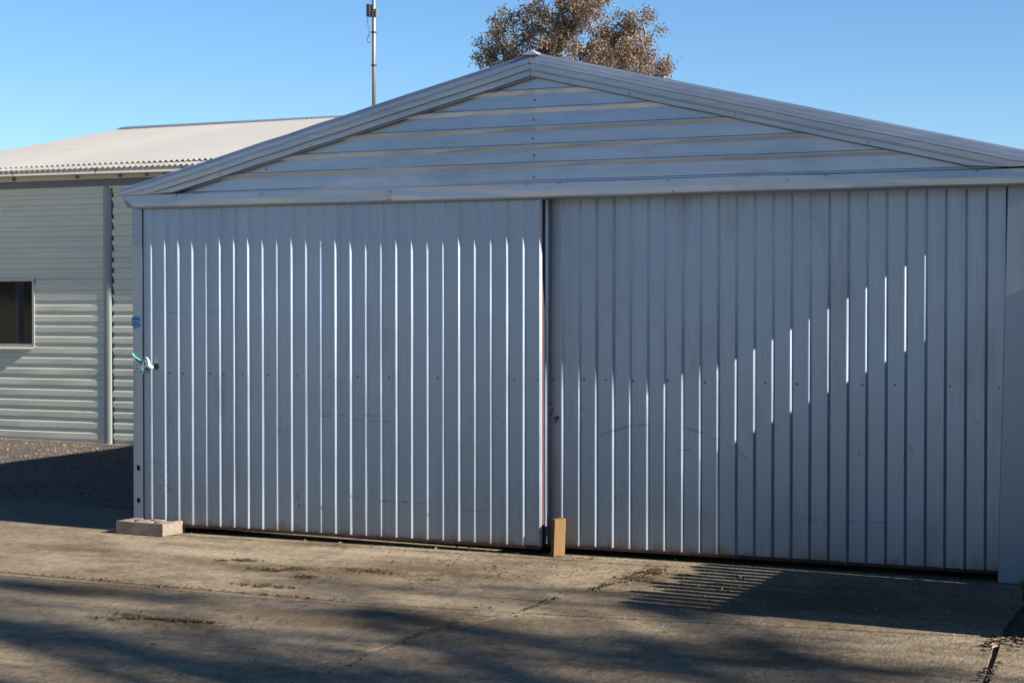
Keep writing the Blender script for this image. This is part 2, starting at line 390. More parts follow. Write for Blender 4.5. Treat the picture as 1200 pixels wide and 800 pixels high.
# left door, hung on the outer track
dl = frame_door(-.072, 2.999, ZB+.012, ZD-.02, .004, .052); tag(dl, 'left sliding door hung on the outer track, tied with rope')
door_sheets(dl, -.072, 3.005, ZB+.012, ZD, 0.0, 0.0, 'door_a', [.7275, 1.5325, 2.3375], 10)
mb = MB(); mb.box(-.07, 3.001, -.019, .05, ZB-.004, ZB+.016); obj('bottom_rail', mb, M['rust'], dl, bevel=.002)
sx = []
k = 0
for x in (.145, .262, .49, .60, .755, .965, 1.195, 1.27, 1.44, 1.66, 1.90, 2.08, 2.26, 2.53, 2.81, 2.975):
    sx.append((x, -.0005 if True else 0, 1.128+rnd.uniform(-.004, .004)))
screws(dl, sx)
# right door, on the inner track
dr = frame_door(2.93, 5.90, ZB+.012, ZD-.02, .124, .172); tag(dr, 'right sliding door on the inner track, wedged with timber')
door_sheets(dr, 2.93, 5.90, ZB+.012, ZD, .12, 3.0943, 'door_b', [3.6118, 4.4168, 5.2218], 30)
mb = MB(); mb.box(2.93, 5.858, .101, .17, ZB-.004, ZB+.016); obj('bottom_rail', mb, M['rust'], dr, bevel=.002)
screws(dr, [(x, .1195, 1.128+rnd.uniform(-.004, .004)) for x in (3.035, 3.245, 3.395, 3.575, 3.81, 4.05, 4.25, 4.435, 4.63, 4.83, 5.03, 5.225, 5.385, 5.545, 5.73, 5.82)])
# posts
pl = MB()
def post_face(mb, x0, x1, y, zs, holes):
    zc = zs[0]
    for (hx0, hx1, hz0, hz1) in holes:
        mb.quad((x0, y, zc), (x1, y, zc), (x1, y, hz0), (x0, y, hz0))
        mb.quad((x0, y, hz0), (hx0, y, hz0), (hx0, y, hz1), (x0, y, hz1)); mb.quad((hx1, y, hz0), (x1, y, hz0), (x1, y, hz1), (hx1, y, hz1))
        for a, b in (((hx0, hz0), (hx1, hz0)), ((hx1, hz0), (hx1, hz1)), ((hx1, hz1), (hx0, hz1)), ((hx0, hz1), (hx0, hz0))):
            mb.quad((a[0], y, a[1]), (b[0], y, b[1]), (b[0], y+.05, b[1]), (a[0], y+.05, a[1]))
        mb.quad((hx0, y+.05, hz0), (hx1, y+.05, hz0), (hx1, y+.05, hz1), (hx0, y+.05, hz1), 1)  # black back stands in for the shade inside the bolt hole
        zc = hz1
    mb.quad((x0, y, zc), (x1, y, zc), (x1, y, zs[1]), (x0, y, zs[1]))
post_face(pl, X0, -.075, -.012, (0.004, 2.34), [(-.131, -.099, .198, .232), (-.131, -.099, .430, .464)])
pl.quad((X0, -.012, .004), (X0, -.012, 2.34), (X0, .2, 2.34), (X0, .2, .004)); pl.quad((-.075, -.012, .004), (-.075, .05, .004), (-.075, .05, 2.34), (-.075, -.012, 2.34))
post = obj('corner_post', pl, [M['zinc_post'], M['black']], shed); post['label'] = 'narrow zinc corner post with square bolt holes'
mb = MB(); zs = [(.004, 5.826), (.6, 5.836), (1.3, 5.852), (2.34, 5.871)]
for (za, xa), (zb, xb) in zip(zs, zs[1:]):
    mb.sweep([(xa, .16, za), (xa, .086, za), (xa+.006, .069, za), (X1, .066, za), (X1, .2, za)], [(xb, .16, zb), (xb, .086, zb), (xb+.006, .069, zb), (X1, .066, zb), (X1, .2, zb)])
p2 = obj('corner_post', mb, M['zinc_post'], shed); p2['label'] = 'wide flat zinc panel closing the front beside the door'
# small blue sticker on the left post
mb = MB(); y = -.0145
cx, cz, rx, rz = -.124, 1.487, .041, .036
ring = [(cx+rx*math.copysign(abs(cos(a))**.55, cos(a)), y, cz+rz*1.12*math.copysign(abs(sin(a))**.6, sin(a))) for a in [2*pi*k/20 for k in range(20)]]
mb.add(ring+[(p[0], -.0125, p[2]) for p in ring], [tuple(range(19, -1, -1))]+[(k, (k+1) % 20, 20+(k+1) % 20, 20+k) for k in range(20)], 0)
mb.box(-.163, -.084, y-.0012, -.0146, 1.474, 1.496, 1); mb.box(-.150, -.098, y-.0012, -.0146, 1.506, 1.510, 2); mb.box(-.148, -.1, y-.0012, -.0146, 1.459, 1.463, 1)
for k in range(6): mb.box(-.156+k*.0115, -.156+k*.0115+.006, y-.0024, y-.0013, 1.480, 1.490, 2)
obj('sticker', mb, [M['sticker_blue'], M['sticker_pale'], M['sticker_dark']], post)
# header flashing, two lengths with a lap
def header(xa, xb, dy, zl, zr, endl=False, endr=False):
    mb = MB(); r = random.Random(int(xa*100)+5); n = max(2, int((xb-xa)/.3)); secs = []
    for i in range(n+1):
        x = xa+(xb-xa)*i/n; z = zl+(zr-zl)*i/n + (r.uniform(-.0018, .0018) if 0 < i < n else 0); w = r.uniform(-.003, .003)
        def xs(v): return x if not (endl and i == 0) else xa + v
        secs.append([(xs(0), .0-.0, z+.104), (xs(0), -.050-dy, z+.102), (xs(0), -.053-dy, z+.098), (xs(.05), -.053-dy+w, z+.052), (xs(.10), -.053-dy, z+.016), (xs(.118), -.047-dy, z+.004), (xs(.125), -.040-dy, z), (xs(.125), -.006, z-.002)])
    for s0, s1 in zip(secs, secs[1:]): mb.sweep(s0, s1)
    if endl:   # folded return at the mitred end
        A, B, Cc = (xa, -.050, zl+.098), (xa-.016, .030, zl+.016), (xa+.125, -.036, zl+.001)
        mb.add([A, B, Cc], [(0, 1, 2)]); mb.add([A, (xa, .12, zl+.10), B], [(0, 1, 2)])
        mb.add([B, (xa-.016, .12, zl+.016), (xa+.12, .12, zl+.0), Cc], [(0, 1, 2, 3)])
    if endr:
        mb.add([(xb-.001, -.02, zr+.09), (xb-.001, .12, zr+.09), (xb-.001, .12, zr+.175), (xb-.001, -.02, zr+.175)], [(0, 1, 2, 3)])  # hidden plate added to stop sun leaking past the header end
        mb.add([(xb, .12, zr+.104)]+secs[-1]+[(xb, .12, zr)], [tuple(range(10))])
    return obj('header_flashing', mb, M['zinc_flash'], shed)
header(-.215, 1.975, 0.0, 2.286, 2.280, endl=True)
header(1.955, 6.10, .0025, 2.2785, 2.277, endr=True)
def screw_parts(name, pts, y, r=.006):
    first = None
    for (x, z) in pts:
        if first is None:
            mb = MB(); mb.disc((0, 0, 0), r, (0, -1, 0), 8, 0, .004); first = o = obj(name, mb, M['screw'], shed)
        else: o = first.copy(); COL.objects.link(o)
        o.location = (x, y(x, z), z)
screw_parts('flashing_screw', ((.25, 2.372), (.95, 2.366), (1.93, 2.30), (1.94, 2.355), (2.93, 2.372), (3.15, 2.374), (3.9, 2.30), (3.87, 2.368), (4.85, 2.366), (5.72, 2.368), (4.62, 2.35)), lambda x, z: -.0545)
# gable cladding, two halves lapped at the middle
def zrow(ph=2.386):
    return profile(2.36, 3.16, ph+.002, depth=.015, seed=77)
def gable(xa, left, dy):
    # horizontal ribs: mirror the profile so the broad slope faces down
    rows = [(2.36, 0.0)]; q = random.Random(77)
    for k in range(7):
        c = 2.393 + k*.1165; d = .0165*q.uniform(.92, 1.08); rows += [(c-.028, 0), (c-.004, d*.48), (c+.004, d*.48), (c+.009, 0)]
    rows.sort(); mb = MB(); prev = None; r = random.Random(3 if left else 4)
    for z, d in rows:
        half = (3.09-z)/SL
        if half <= .012: break
        xe = AX-half if left else AX+half
        n = 8; sag = [r.uniform(-.0004, .0004) for _ in range(n+1)]
        sec = [(xa+(xe-xa)*k/n, -d-dy+sag[k]*.8, z - .004*(abs(xa+(xe-xa)*k/n-AX)/3) + sag[k]) for k in range(n+1)]
        if left: sec.reverse()
        if prev: mb.sweep(prev, sec)
        prev = sec
    return obj('gable_sheet', mb, M['zinc_x'], shed)
gable(2.972, True, 0.0); gable(2.962, False, .0022)
screw_parts('gable_screw', [(2.945+rnd.uniform(-.012, .012), z+rnd.uniform(-.01, .01)) for z in (2.43, 2.515, 2.56, 2.665, 2.79, 2.905)]+[(1.35, 2.765), (1.40, 2.76), (.95, 2.535)], lambda x, z: -.003)
# barge cappings
def barge(sign, dy):
    xe = -.216 if sign < 0 else 6.126
    prof = [(0, .10), (-.002, -.030-dy), (.010, -.062-dy), (.034, -.076-dy), (.038, -.0815-dy), (.060, -.082-dy), (.0635, -.0875-dy), (.069, -.0875-dy), (.0725, -.082-dy), (.108, -.081-dy), (.111, -.066-dy), (.117, -.066-dy), (.120, -.074-dy), (.150, -.0735-dy), (.156, -.060-dy), (.156, -.020)]
    mb = MB(); n = 14; secs = []; r = random.Random(8+sign)
    for i in range(n+1):
        x = AX + (xe-AX)*i/n; tap = 1 - .55*max(0, (i-n*.86)/(n*.14)); zt = ztop(x) + (r.uniform(-.0025, .0025) if i else 0); w = r.uniform(-.003, .003)
        zmin = 2.3845
        sec = [(x, y+w, max(zt-v, zmin if v > .03 else zt-v)) for v, y in prof]
        secs.append(sec if sign > 0 else sec)
    for s0, s1 in zip(secs, secs[1:]): mb.sweep(s0, s1)
    e = secs[-1]; mb.add(e, [tuple(range(len(e)))])
    return obj('barge_capping', mb, M['zinc_flash'], shed)
barge(-1, 0.0); barge(1, .002)
# notched lower lip pieces and screws of the barge
screw_parts('barge_screw', [(2.952, AZ-v) for v in (.078, .125, .14)]+[(x, ztop(x)-.135) for x in (.62, 1.35, 1.95, 2.3, 3.62, 4.3, 5.1)], lambda x, z: -.0845 if z > ztop(x)-.1 else -.0755, .005)
# roof, ridge, side and back walls, side gutters
for sgn in (-1, 1):
    xe = -.20 if sgn < 0 else 6.11; mb = MB(); secs = []
    for y, d in profile(-.03, YB+.1, .05, depth=.02, seed=5): secs.append([(AX, y, AZ-.012+d), (xe, y, AZ-.012-SL*abs(xe-AX)+d)])
    for s0, s1 in zip(secs, secs[1:]): mb.sweep(s0, s1)
    obj('roof_sheet', mb, M['zinc_roof'], shed)
mb = MB(); pr = [(-.16, -.030), (-.155, -.026), (-.02, .010), (0, .016), (.02, .010), (.155, -.026), (.16, -.030)]
mb.sweep([(AX+a, -.02, AZ+b-.034) for a, b in pr], [(AX+a, YB+.12, AZ+b-.034) for a, b in pr]); obj('ridge_cap', mb, M['zinc_roof'], shed)
mb = MB()
tri = [(AX-.060, AZ-.016), (AX+.004, AZ+.012), (AX+.060, AZ-.022)]; mb.add([(x, -.083, z) for x, z in tri]+[(x, .12, z) for x, z in tri], [(0, 1, 2), (5, 4, 3), (0, 3, 4, 1), (1, 4, 5, 2), (2, 5, 3, 0)])
obj('ridge_end', mb, M['cap'], shed)
for x, s in ((X0+.004, -1), (X1-.004, 1)):
    mb = MB(); mb_secs = [[(x+s*d, y, .004), (x+s*d, y, 2.42)] for y, d in profile(.11, YB, .05, depth=.016, seed=6)]
    for s0, s1 in zip(mb_secs, mb_secs[1:]): mb.sweep(s0, s1)
    obj('side_wall', mb, M['zinc_roof'], shed)
    g2 = MB(); xs = x+s*.02; o_ = s*.10
    for y0_, y1_ in ((.14, YB+.1),):
        g2.sweep([(xs, y0_, 2.41), (xs, y0_, 2.30), (xs+o_, y0_, 2.30), (xs+o_*1.05, y0_, 2.405)], [(xs, y1_, 2.41), (xs, y1_, 2.30), (xs+o_, y1_, 2.30), (xs+o_*1.05, y1_, 2.405)])
    obj('side_gutter', g2, M['zinc_flash'], shed)
mb = MB(); mb.add([(X0, YB, 0), (X1, YB, 0), (X1, YB, 2.44), (AX, YB, AZ-.02), (X0, YB, 2.44)], [(0, 1, 2, 3, 4)]); obj('back_wall', mb, M['zinc_roof'], shed)

# ================================================================== things at the door
# concrete block with diamond and corner hollows
bl = MB()
L, Wd, H = .405, .262, .090
uc = [0, .03, .07, .08, .135, .155, .17, .225, .25, .262, .32, .36, .385, L]; vc = [0, .028, .06, .098, .112, .158, .165, .20, .24, Wd]
def hollow(u, v):
    for (u0, u1, v0, v1) in ((.07, .155, .165, .24), (.262, .36, .158, .24), (.08, .135, .028, .098), (.25, .32, .028, .098), (.17, .225, .112, .165)):
        if u0 <= u <= u1 and v0 <= v <= v1: return True
    return False
br = random.Random(2); jit = {}
def bp(i, j, top):
    k = (i, j)
    if k not in jit: jit[k] = (br.uniform(-.002, .002) if 0 < j < len(vc)-1 else 0, br.uniform(-.002, .002) if 0 < i < len(uc)-1 and 0 < j < len(vc)-1 else 0, br.uniform(-.0012, .0012))
    q = jit[k]; u, v = uc[i]+q[0], vc[j]+q[1]
    a = radians(-2.5); px, py = -.151, -.222
    return (px + u*cos(a) - v*sin(a), py + u*sin(a) + v*cos(a), (H+q[2]) if top == 1 else (.012 if top == 0 else .004))
nu, nv = len(uc)-1, len(vc)-1
sol = [[not hollow((uc[i]+uc[i+1])/2, (vc[j]+vc[j+1])/2) for j in range(nv)] for i in range(nu)]
for i in range(nu):
    for j in range(nv):
        t = 1 if sol[i][j] else 0
        bl.quad(bp(i, j, t), bp(i+1, j, t), bp(i+1, j+1, t), bp(i, j+1, t))
        if t:
            for (di, dj, a, b) in ((-1, 0, (i, j+1), (i, j)), (1, 0, (i+1, j), (i+1, j+1)), (0, -1, (i, j), (i+1, j)), (0, 1, (i+1, j+1), (i, j+1))):
                ii, jj = i+di, j+dj; outside = not (0 <= ii < nu and 0 <= jj < nv)
                if outside or not sol[ii][jj]:
                    lo = -1 if outside else 0
                    bl.quad(bp(*a, lo), bp(*b, lo), bp(*b, 1), bp(*a, 1))
tag(obj('concrete_block', bl, M['block']), 'low grey concrete block with hollow cells in front of the left door corner', 'block')
# timber wedge
tb = MB(); a = Vector((3.066, -.006)); b = Vector((3.102, -.044)); c = Vector((3.137, .060)); d = a+(c-b)
hz = .238; lean = Vector((.006, .010))
bot = [a, b, c, d]; top = [p+lean for p in bot]
tb.add([(p.x, p.y, .004) for p in bot]+[(p.x, p.y, hz+(.004 if i in (0, 3) else 0)) for i, p in enumerate(top)], [(3, 2, 1, 0), (4, 5, 6, 7), (0, 1, 5, 4), (1, 2, 6, 5), (2, 3, 7, 6), (3, 0, 4, 7)])
tag(obj('timber_offcut', tb, M['timber'], bevel=.003), 'short orange brown timber offcut standing upright where the two doors meet', 'timber block')
# rope tie
rope = empty('rope', (-.03, -.03, 1.185), 'pale teal and white rope knotted round the left edge of the left door', 'rope')
def strand(pts, mat, r=.0045, name='strand'):
    pts = [Vector(p) for p in pts]; out = []
    for i in range(len(pts)-1):
        p0, p1, p2, p3 = pts[max(i-1, 0)], pts[i], pts[i+1], pts[min(i+2, len(pts)-1)]
        for k in range(6):
            t = k/6; out.append(.5*((2*p1)+(p2-p0)*t+(2*p0-5*p1+4*p2-p3)*t*t+(3*p1-p0-3*p2+p3)*t**3))
    out.append(pts[-1]); mb = MB(); mb.tube(out, r*1.55, 6); return obj(name, mb, M[mat], rope, smooth=True)
strand([(-.160, .0, 1.262), (-.150, -.022, 1.250), (-.10, -.03, 1.222), (-.05, -.034, 1.206), (-.02, -.036, 1.20)], 'rope_teal', .005)
strand([(-.160, .0, 1.256), (-.148, -.024, 1.236), (-.11, -.03, 1.205), (-.06, -.034, 1.19), (-.02, -.036, 1.19)], 'rope_white', .0045)
strand([(-.155, .0, 1.25), (-.13, -.025, 1.222), (-.08, -.033, 1.195), (-.03, -.04, 1.188)], 'rope_blue', .004)
loop = [(-.022+.024*cos(t), -.04-.006*sin(2*t), 1.205+.026*sin(t)) for t in [k*pi/4 for k in range(9)]]
strand(loop, 'rope_white', .0055, 'knot'); strand([(-.03+.018*cos(t), -.046, 1.188+.022*sin(t+.5)) for t in [k*pi/4 for k in range(9)]], 'rope_teal', .006, 'knot')
strand([(-.02, -.042, 1.215), (.004, -.045, 1.20), (.0, -.047, 1.18), (-.025, -.045, 1.172), (-.04, -.043, 1.19)], 'rope_white', .0065, 'knot')
strand([(-.02, -.04, 1.18), (-.06, -.05, 1.165), (-.10, -.046, 1.155), (-.112, -.043, 1.150)], 'rope_yellow', .0045)
strand([(-.02, -.04, 1.178), (-.05, -.052, 1.150), (-.085, -.05, 1.138), (-.104, -.047, 1.134)], 'rope_teal', .005)
strand([(-.01, -.04, 1.175), (-.035, -.052, 1.145), (-.05, -.05, 1.125), (-.052, -.047, 1.118)], 'rope_blue', .004)
strand([(-.01, -.04, 1.18), (.012, -.045, 1.172), (.02, -.04, 1.165), (.022, -.03, 1.17)], 'rope_white', .009, 'knot')
mb = MB(); mb.disc((.036, -.001, 1.172), .024, (0, -1, 0), 14, 0, .003); mb.disc((.036, -.004, 1.172), .014, (0, -1, 0), 12, 1, .001)  # dark discs stand in for the shaded hole the rope passes through
obj('rope_hole', mb, [M['screw'], M['black']], dl)

# ================================================================== left building
lb = empty('outbuilding', (-6.0, 6.04, 0), 'cream clad outbuilding with a pale corrugated roof, behind the shed', 'building')
LY, EL, ER = 6.04, -8.4, -1.2
def hwall(x0, x1, z0, z1, dy, seed, hole=None):
    """horizontal ribbed cladding: wide proud boards with recessed grooves"""
    r = random.Random(seed); mb = MB(); p = .1235; prof = []; z = 2.985-p*30
    while z < z1+p:
        for o, d in ((0, 0), (.036, 0), (.046, .0105), (.110, .0115), (.118, 0)): prof.append((z+o, d))
        z += p
    prof = [(z0, 0)]+[q for q in prof if z0 < q[0] < z1]+[(z1, 0)]
    if hole:  # leave the window opening out
        hx, hz0, hz1 = hole
        pa = [q for q in prof if q[0] <= hz0]+[(hz0, 0)]; pb = [(hz0, 0)]+[q for q in prof if hz0 < q[0] < hz1]+[(hz1, 0)]; pc = [(hz1, 0)]+[q for q in prof if q[0] >= hz1]
        parts = [(x0, x1, pa), (hx, x1, pb), (x0, x1, pc)]
    else: parts = [(x0, x1, prof)]
    for a, b, pr in parts:
        n = max(2, int((b-a)/.3)); prev = None; row = {}
        for z, d in pr:
            key = int((z)/p)
            if key not in row: row[key] = [r.uniform(-.0022, .0022) for _ in range(n+1)]
            sec = [(a+(b-a)*k/n, LY-dy-d+row[key][k]*.6, z+row[key][k]*.5) for k in range(n+1)]
            if prev: mb.sweep(prev, sec)
            prev = sec
    return obj('wall_sheet', mb, M['clad'], lb)
hwall(EL, -5.008, -.02, 2.99, 0.0, 4, hole=(-6.0, 1.125, 1.93))
hwall(-4.895, ER, -.02, 2.99, -.008, 9)
mb = MB(); z0, z1 = -.01, 3.0
sec = [(-5.012, -.002), (-5.008, -.014), (-4.985, -.020), (-4.955, -.023), (-4.925, -.020), (-4.906, -.012), (-4.900, .01)]
mb.sweep([(x, LY+y, z0) for x, y in sec], [(x, LY+y, z1) for x, y in sec]); obj('joint_flashing', mb, M['green_grey'], lb, smooth=True)
mb = MB(); mb.box(-4.8995, -4.880, LY-.003, LY+.01, z0, z1); obj('shadow_strip', mb, M['black'], lb)  # black strip painted in as the shadow beside the flashing
mb = MB(); mb.box(EL, ER, LY-.03, LY+.02, 2.985, 3.06); obj('wall_plate', mb, M['grey_trim'], lb, bevel=.002)
mb = MB(); mb.box(EL, ER, LY-.018, LY+.012, 2.955, 2.984); obj('wall_capping', mb, M['clad'], lb)
mb = MB(); mb.box(EL, ER, LY-.075, LY+.02, 3.061, 3.128); obj('fascia', mb, M['cream_trim'], lb)
for x in (-7.6, -6.235, -5.32, -4.72, -4.35, -4.1):
    mb = MB(); mb.box(x-.015, x+.015, LY-.100, LY-.076, 3.072, 3.112); obj('fascia_clip', mb, M['grey_trim'], lb)
mb = MB(); gsec = [(-.08, 3.185), (-.08, 3.118), (-.205, 3.116), (-.212, 3.122), (-.196, 3.172), (-.203, 3.186), (-.194, 3.190)]
mb.sweep([(EL, LY+y, z+.012) for y, z in gsec], [(ER, LY+y, z-.035) for y, z in gsec]); obj('gutter', mb, M['cream_trim'], lb)
for x in (-7.4, -6.16, -4.98, -3.8, -2.6):
    mb = MB(); zz = 3.186+.012-(x-EL)/(ER-EL)*.047
    mb.sweep([(x-.025, LY-.2145, zz), (x-.025, LY-.2145, zz-.012), (x+.006, LY-.2145, zz-.02), (x+.012, LY-.2145, zz-.07)], [(x+.024, LY-.2155, zz), (x+.024, LY-.2155, zz-.012), (x+.022, LY-.2155, zz-.02), (x+.022, LY-.2155, zz-.07)])
    obj('gutter_bracket', mb, M['grey_trim'], lb)
# corrugated roof
RS = .2083; YR, ZR = 11.0, 4.25
def zr(y): return ZR - RS*(YR-y)
def corr(x0, x1, ya, yb, dz0, dz1, name='roof_sheet', back=False):
    mb = MB(); n = int((x1-x0)/.076*8); secs = []
    ys = [ya, ya+(yb-ya)*.25, ya+(yb-ya)*.6, yb]
    for i in range(n+1):
        x = x0+(x1-x0)*i/n; c = .013*cos(2*pi*x/.076); t = (x-x0)/(x1-x0)
        secs.append([(x, y, (zr(y) if not back else ZR-RS*(y-YR))+c+dz0+(dz1-dz0)*t+.0015*sin(x*2+y)) for y in ys])
    for s0, s1 in zip(secs, secs[1:]): mb.sweep(s0, s1)
    return obj(name, mb, M['cream_roof'], lb, smooth=True)
for k in range(9):
    xa = EL + (ER-EL)*k/9; xb = EL + (ER-EL)*(k+1)/9
    corr(xa, xb, 5.83, 6.30, -.001-.0015*(k % 2), -.001-.0015*(k % 2)); corr(xa, xb, 6.08, YR, .005+.003*k, .005+.003*(k+1))
    corr(xa, xb, YR, 16.2, 0, 0, back=True)
mb = MB(); rp = [(-.20, -.030), (-.19, -.018), (-.03, .018), (0, .026), (.03, .018), (.19, -.018), (.2, -.03)]
mb.sweep([(EL, YR+a, ZR+b+.012) for a, b in rp], [(ER, YR+a, ZR+b+.012) for a, b in rp]); obj('ridge_cap', mb, M['grey_trim'], lb)
mb = MB()
for x in (EL+.02, ER-.02):
    mb.add([(x, LY, -.05), (x, 16, -.05), (x, 16, zr(6)-.08), (x, YR, ZR-.06), (x, LY, zr(LY)-.06)], [(0, 1, 2, 3, 4)])
mb.quad((EL, 16, -.05), (ER, 16, -.05), (ER, 16, 3.1), (EL, 16, 3.1)); obj('end_wall', mb, M['clad'], lb)
mb = MB(); mb.sweep([(EL-.1, LY-.075, -.08), (EL-.1, LY-.070, .062), (EL-.1, LY+.05, .066)], [(ER, LY-.075, -.08), (ER, LY-.070, -.032), (ER, LY+.05, -.028)]); obj('footing', mb, M['block'], lb)
# window
wf = MB(); wx0, wx1, wz0, wz1 = -7.3, -6.0, 1.125, 1.93; t = .034
wf.box(wx0, wx1, LY-.02, LY+.03, wz0, wz0+t); wf.box(wx0, wx1, LY-.02, LY+.03, wz1-t, wz1)
wf.box(wx0, wx0+t, LY-.019, LY+.03, wz0+t, wz1-t); wf.box(wx1-t, wx1, LY-.019, LY+.03, wz0+t, wz1-t)
wn = obj('window', wf, M['alu'], lb, bevel=.003)
mb = MB(); mb.box(wx0+t, wx1-t, LY+.0, LY+.006, wz0+t, wz1-t); obj('pane', mb, M['glass'], wn)
mb = MB(); mb.box(-6.30, -6.17, LY-.0015, LY-.0005, wz0+t+.002, wz1-t-.002); obj('window_strip', mb, M['pane_strip'], wn)  # slightly lighter grey strip laid over the pane
mb = MB(); mb.sweep([(wx0-.03, LY-.05, wz0-.030), (wx0-.03, LY-.05, wz0-.012), (wx0-.03, LY, wz0+.0)], [(wx1+.012, LY-.05, wz0-.030), (wx1+.012, LY-.05, wz0-.012), (wx1+.012, LY, wz0+.0)]); obj('sill', mb, M['clad'], wn)

# ================================================================== antenna mast
mast = empty('antenna_mast', (-4.712, 12, 4.08), 'thin pale metal mast rising behind the left slope of the shed roof', 'mast')
mb = MB(); mb.tube([(-4.712, 12, 4.05), (-4.712, 12, 5.2), (-4.710, 12, 6.95)], [.031, .030, .026], 12); obj('pole', mb, M['galv'], mast, smooth=True)
mb = MB(); mb.box(-4.80, -4.62, 11.91, 12.09, 4.085, 4.12); obj('base_plate', mb, M['galv'], mast)
for z in (5.92, 5.60, 5.12): mb = MB(); mb.tube([(-4.711, 12, z-.012), (-4.711, 12, z+.012)], .041, 12); obj('band', mb, M['black'], mast)
mb = MB(); mb.box(-4.813, -4.755, 11.95, 12.04, 5.83, 6.01); obj('junction_box', mb, M['screw'], mast, bevel=.007)
mb = MB(); mb.box(-4.78, -4.65, 11.957, 11.965, 5.90, 5.915); mb.box(-4.672, -4.652, 11.96, 12.04, 5.83, 5.94); obj('bracket', mb, M['galv'], mast)
mb = MB(); mb.tube([(-4.79, 11.96, 5.83), (-4.793, 11.957, 5.74), (-4.778, 11.957, 5.67), (-4.76, 11.958, 5.61), (-4.766, 11.958, 5.56), (-4.797, 11.958, 5.51), (-4.80, 11.958, 5.475), (-4.784, 11.958, 5.448), (-4.753, 11.958, 5.45)], .006, 6); obj('cable', mb, M['black'], mast)

# ================================================================== vegetation
def leaf_mat(name, c, tr=.25):
    m = Mat(name); n = m.noise(1.3, detail=3); r = m.rand
    col = m.scale(c, n*.7+.65); m.b.inputs['Subsurface Weight'].default_value = 0
    m.out(col, .55, 0, spec=.3)
    t = m.t.nodes.new('ShaderNodeBsdfTranslucent'); m.t.links.new(col, t.inputs[0]); mxs = m.t.nodes.new('ShaderNodeMixShader'); mxs.inputs[0].default_value = tr
    m.t.links.new(m.b.outputs[0], mxs.inputs[1]); m.t.links.new(t.outputs[0], mxs.inputs[2]); m.t.links.new(mxs.outputs[0], m.t.nodes['Material Output'].inputs[0]); return m.m
M['leaf_olive'] = leaf_mat('olive leaf', (0.075, 0.080, 0.050)); M['leaf_brown'] = leaf_mat('brown seed and leaf', (0.185, 0.112, 0.075)); M['leaf_grey'] = leaf_mat('grey leaf', (0.15, 0.135, 0.105)); M['leaf_dark'] = leaf_mat('dark leaf', (0.03, 0.035, 0.022))
M['leaf_green'] = leaf_mat('weed leaf', (0.045, 0.075, 0.028)); M['litter'] = leaf_mat('dry leaf', (0.10, 0.06, 0.032), 0); M['litter_pale'] = leaf_mat('pale dry leaf', (0.20, 0.16, 0.115), 0); M['moss'] = leaf_mat('dark moss', (0.034, 0.024, 0.010), 0)
m = Mat('bark'); n = m.noise(14, (1, 1, .2), 5); M['bark'] = m.out(m.mix(n.step(.35, .65), (0.07, 0.055, 0.045), (0.17, 0.145, 0.12)), .9, bump=n, strength=.6)
def leaf(mb, p, ln, wd, r, mi, droop=.5):
    d = Vector((r.gauss(0, 1), r.gauss(0, 1), r.gauss(0, 1)-droop)).normalized(); u = d.orthogonal().normalized(); u = (Matrix.Rotation(r.uniform(0, 6.28), 3, d) @ u)
    a = Vector(p); b = a + d*ln*.5 + u*wd*.5; c = a + d*ln; e = a + d*ln*.5 - u*wd*.5
    mb.add([a, b, c, e], [(0, 1, 2, 3)], mi)
def limb(mb, p0, p1, r0, r1, rr, wig=.12, n=5):
    p0, p1 = Vector(p0), Vector(p1); L_ = (p1-p0).length; pts = []
    for i in range(n+1):
        t = i/n; q = p0.lerp(p1, t); s = sin(pi*t)*wig*L_
        pts.append(q + Vector((rr.uniform(-1, 1)*s*.5, rr.uniform(-1, 1)*s*.5, s*.5 if i not in (0, n) else 0)))
    mb.tube(pts, [r0+(r1-r0)*i/n for i in range(n+1)], 6, cap=False); return pts

# tree behind the shed
CL = [(-7.94,28.92,8.98,.5),(-8.88,29.32,9.09,.55),(-7.46,30.78,8.71,.43),(-6.92,30.21,8.88,.19),(-9.99,28.94,8.39,.42),(-10.98,29.83,8.1,.33),(-9.84,29.95,8.78,.52),(-8.64,29.12,8.41,.55),(-8.17,30.61,8.26,.69),(-6.75,29.0,7.74,.54),(-6.41,29.72,7.48,.33),(-10.67,30.04,8.2,.39),(-9.44,29.82,8.1,.47),(-11.48,30.23,7.97,.2),(-8.36,30.62,7.56,.61),(-7.76,31.19,7.66,.52),(-6.12,29.44,7.22,.17),(-11.06,30.39,8.93,.2),(-11.17,30.51,8.65,.18),(-8.48,29.46,8.79,.47),(-8.63,28.7,9.41,.42),(-8.6,31.23,9.82,.35),(-9.29,29.48,7.36,.64),(-10.48,29.52,7.38,.43),(-7.93,31.02,8.45,.44),(-8.44,30.22,7.72,.39),(-10.19,29.92,7.94,.35),(-9.57,30.71,7.85,.35),(-7.26,28.78,7.66,.41)]
tree = empty('gum_tree', (-8.7, 30, 0), 'gum tree with a sparse brown and olive crown rising behind the shed ridge', 'tree')
tr = random.Random(21); wood = MB(); lv = MB()
fork = Vector((-8.7, 30, 5.2)); limb(wood, (-8.7, 30, -.1), fork, .34, .22, tr, .03, 6)
mains = [Vector((-9.6, 29.6, 7.0)), Vector((-8.4, 30.3, 7.3)), Vector((-7.5, 30.0, 6.9)), Vector((-8.9, 29.4, 7.9)), Vector((-10.4, 29.9, 7.3)), Vector((-6.9, 29.6, 7.1))]
for q in mains: limb(wood, fork, q, .15, .075, tr, .10)
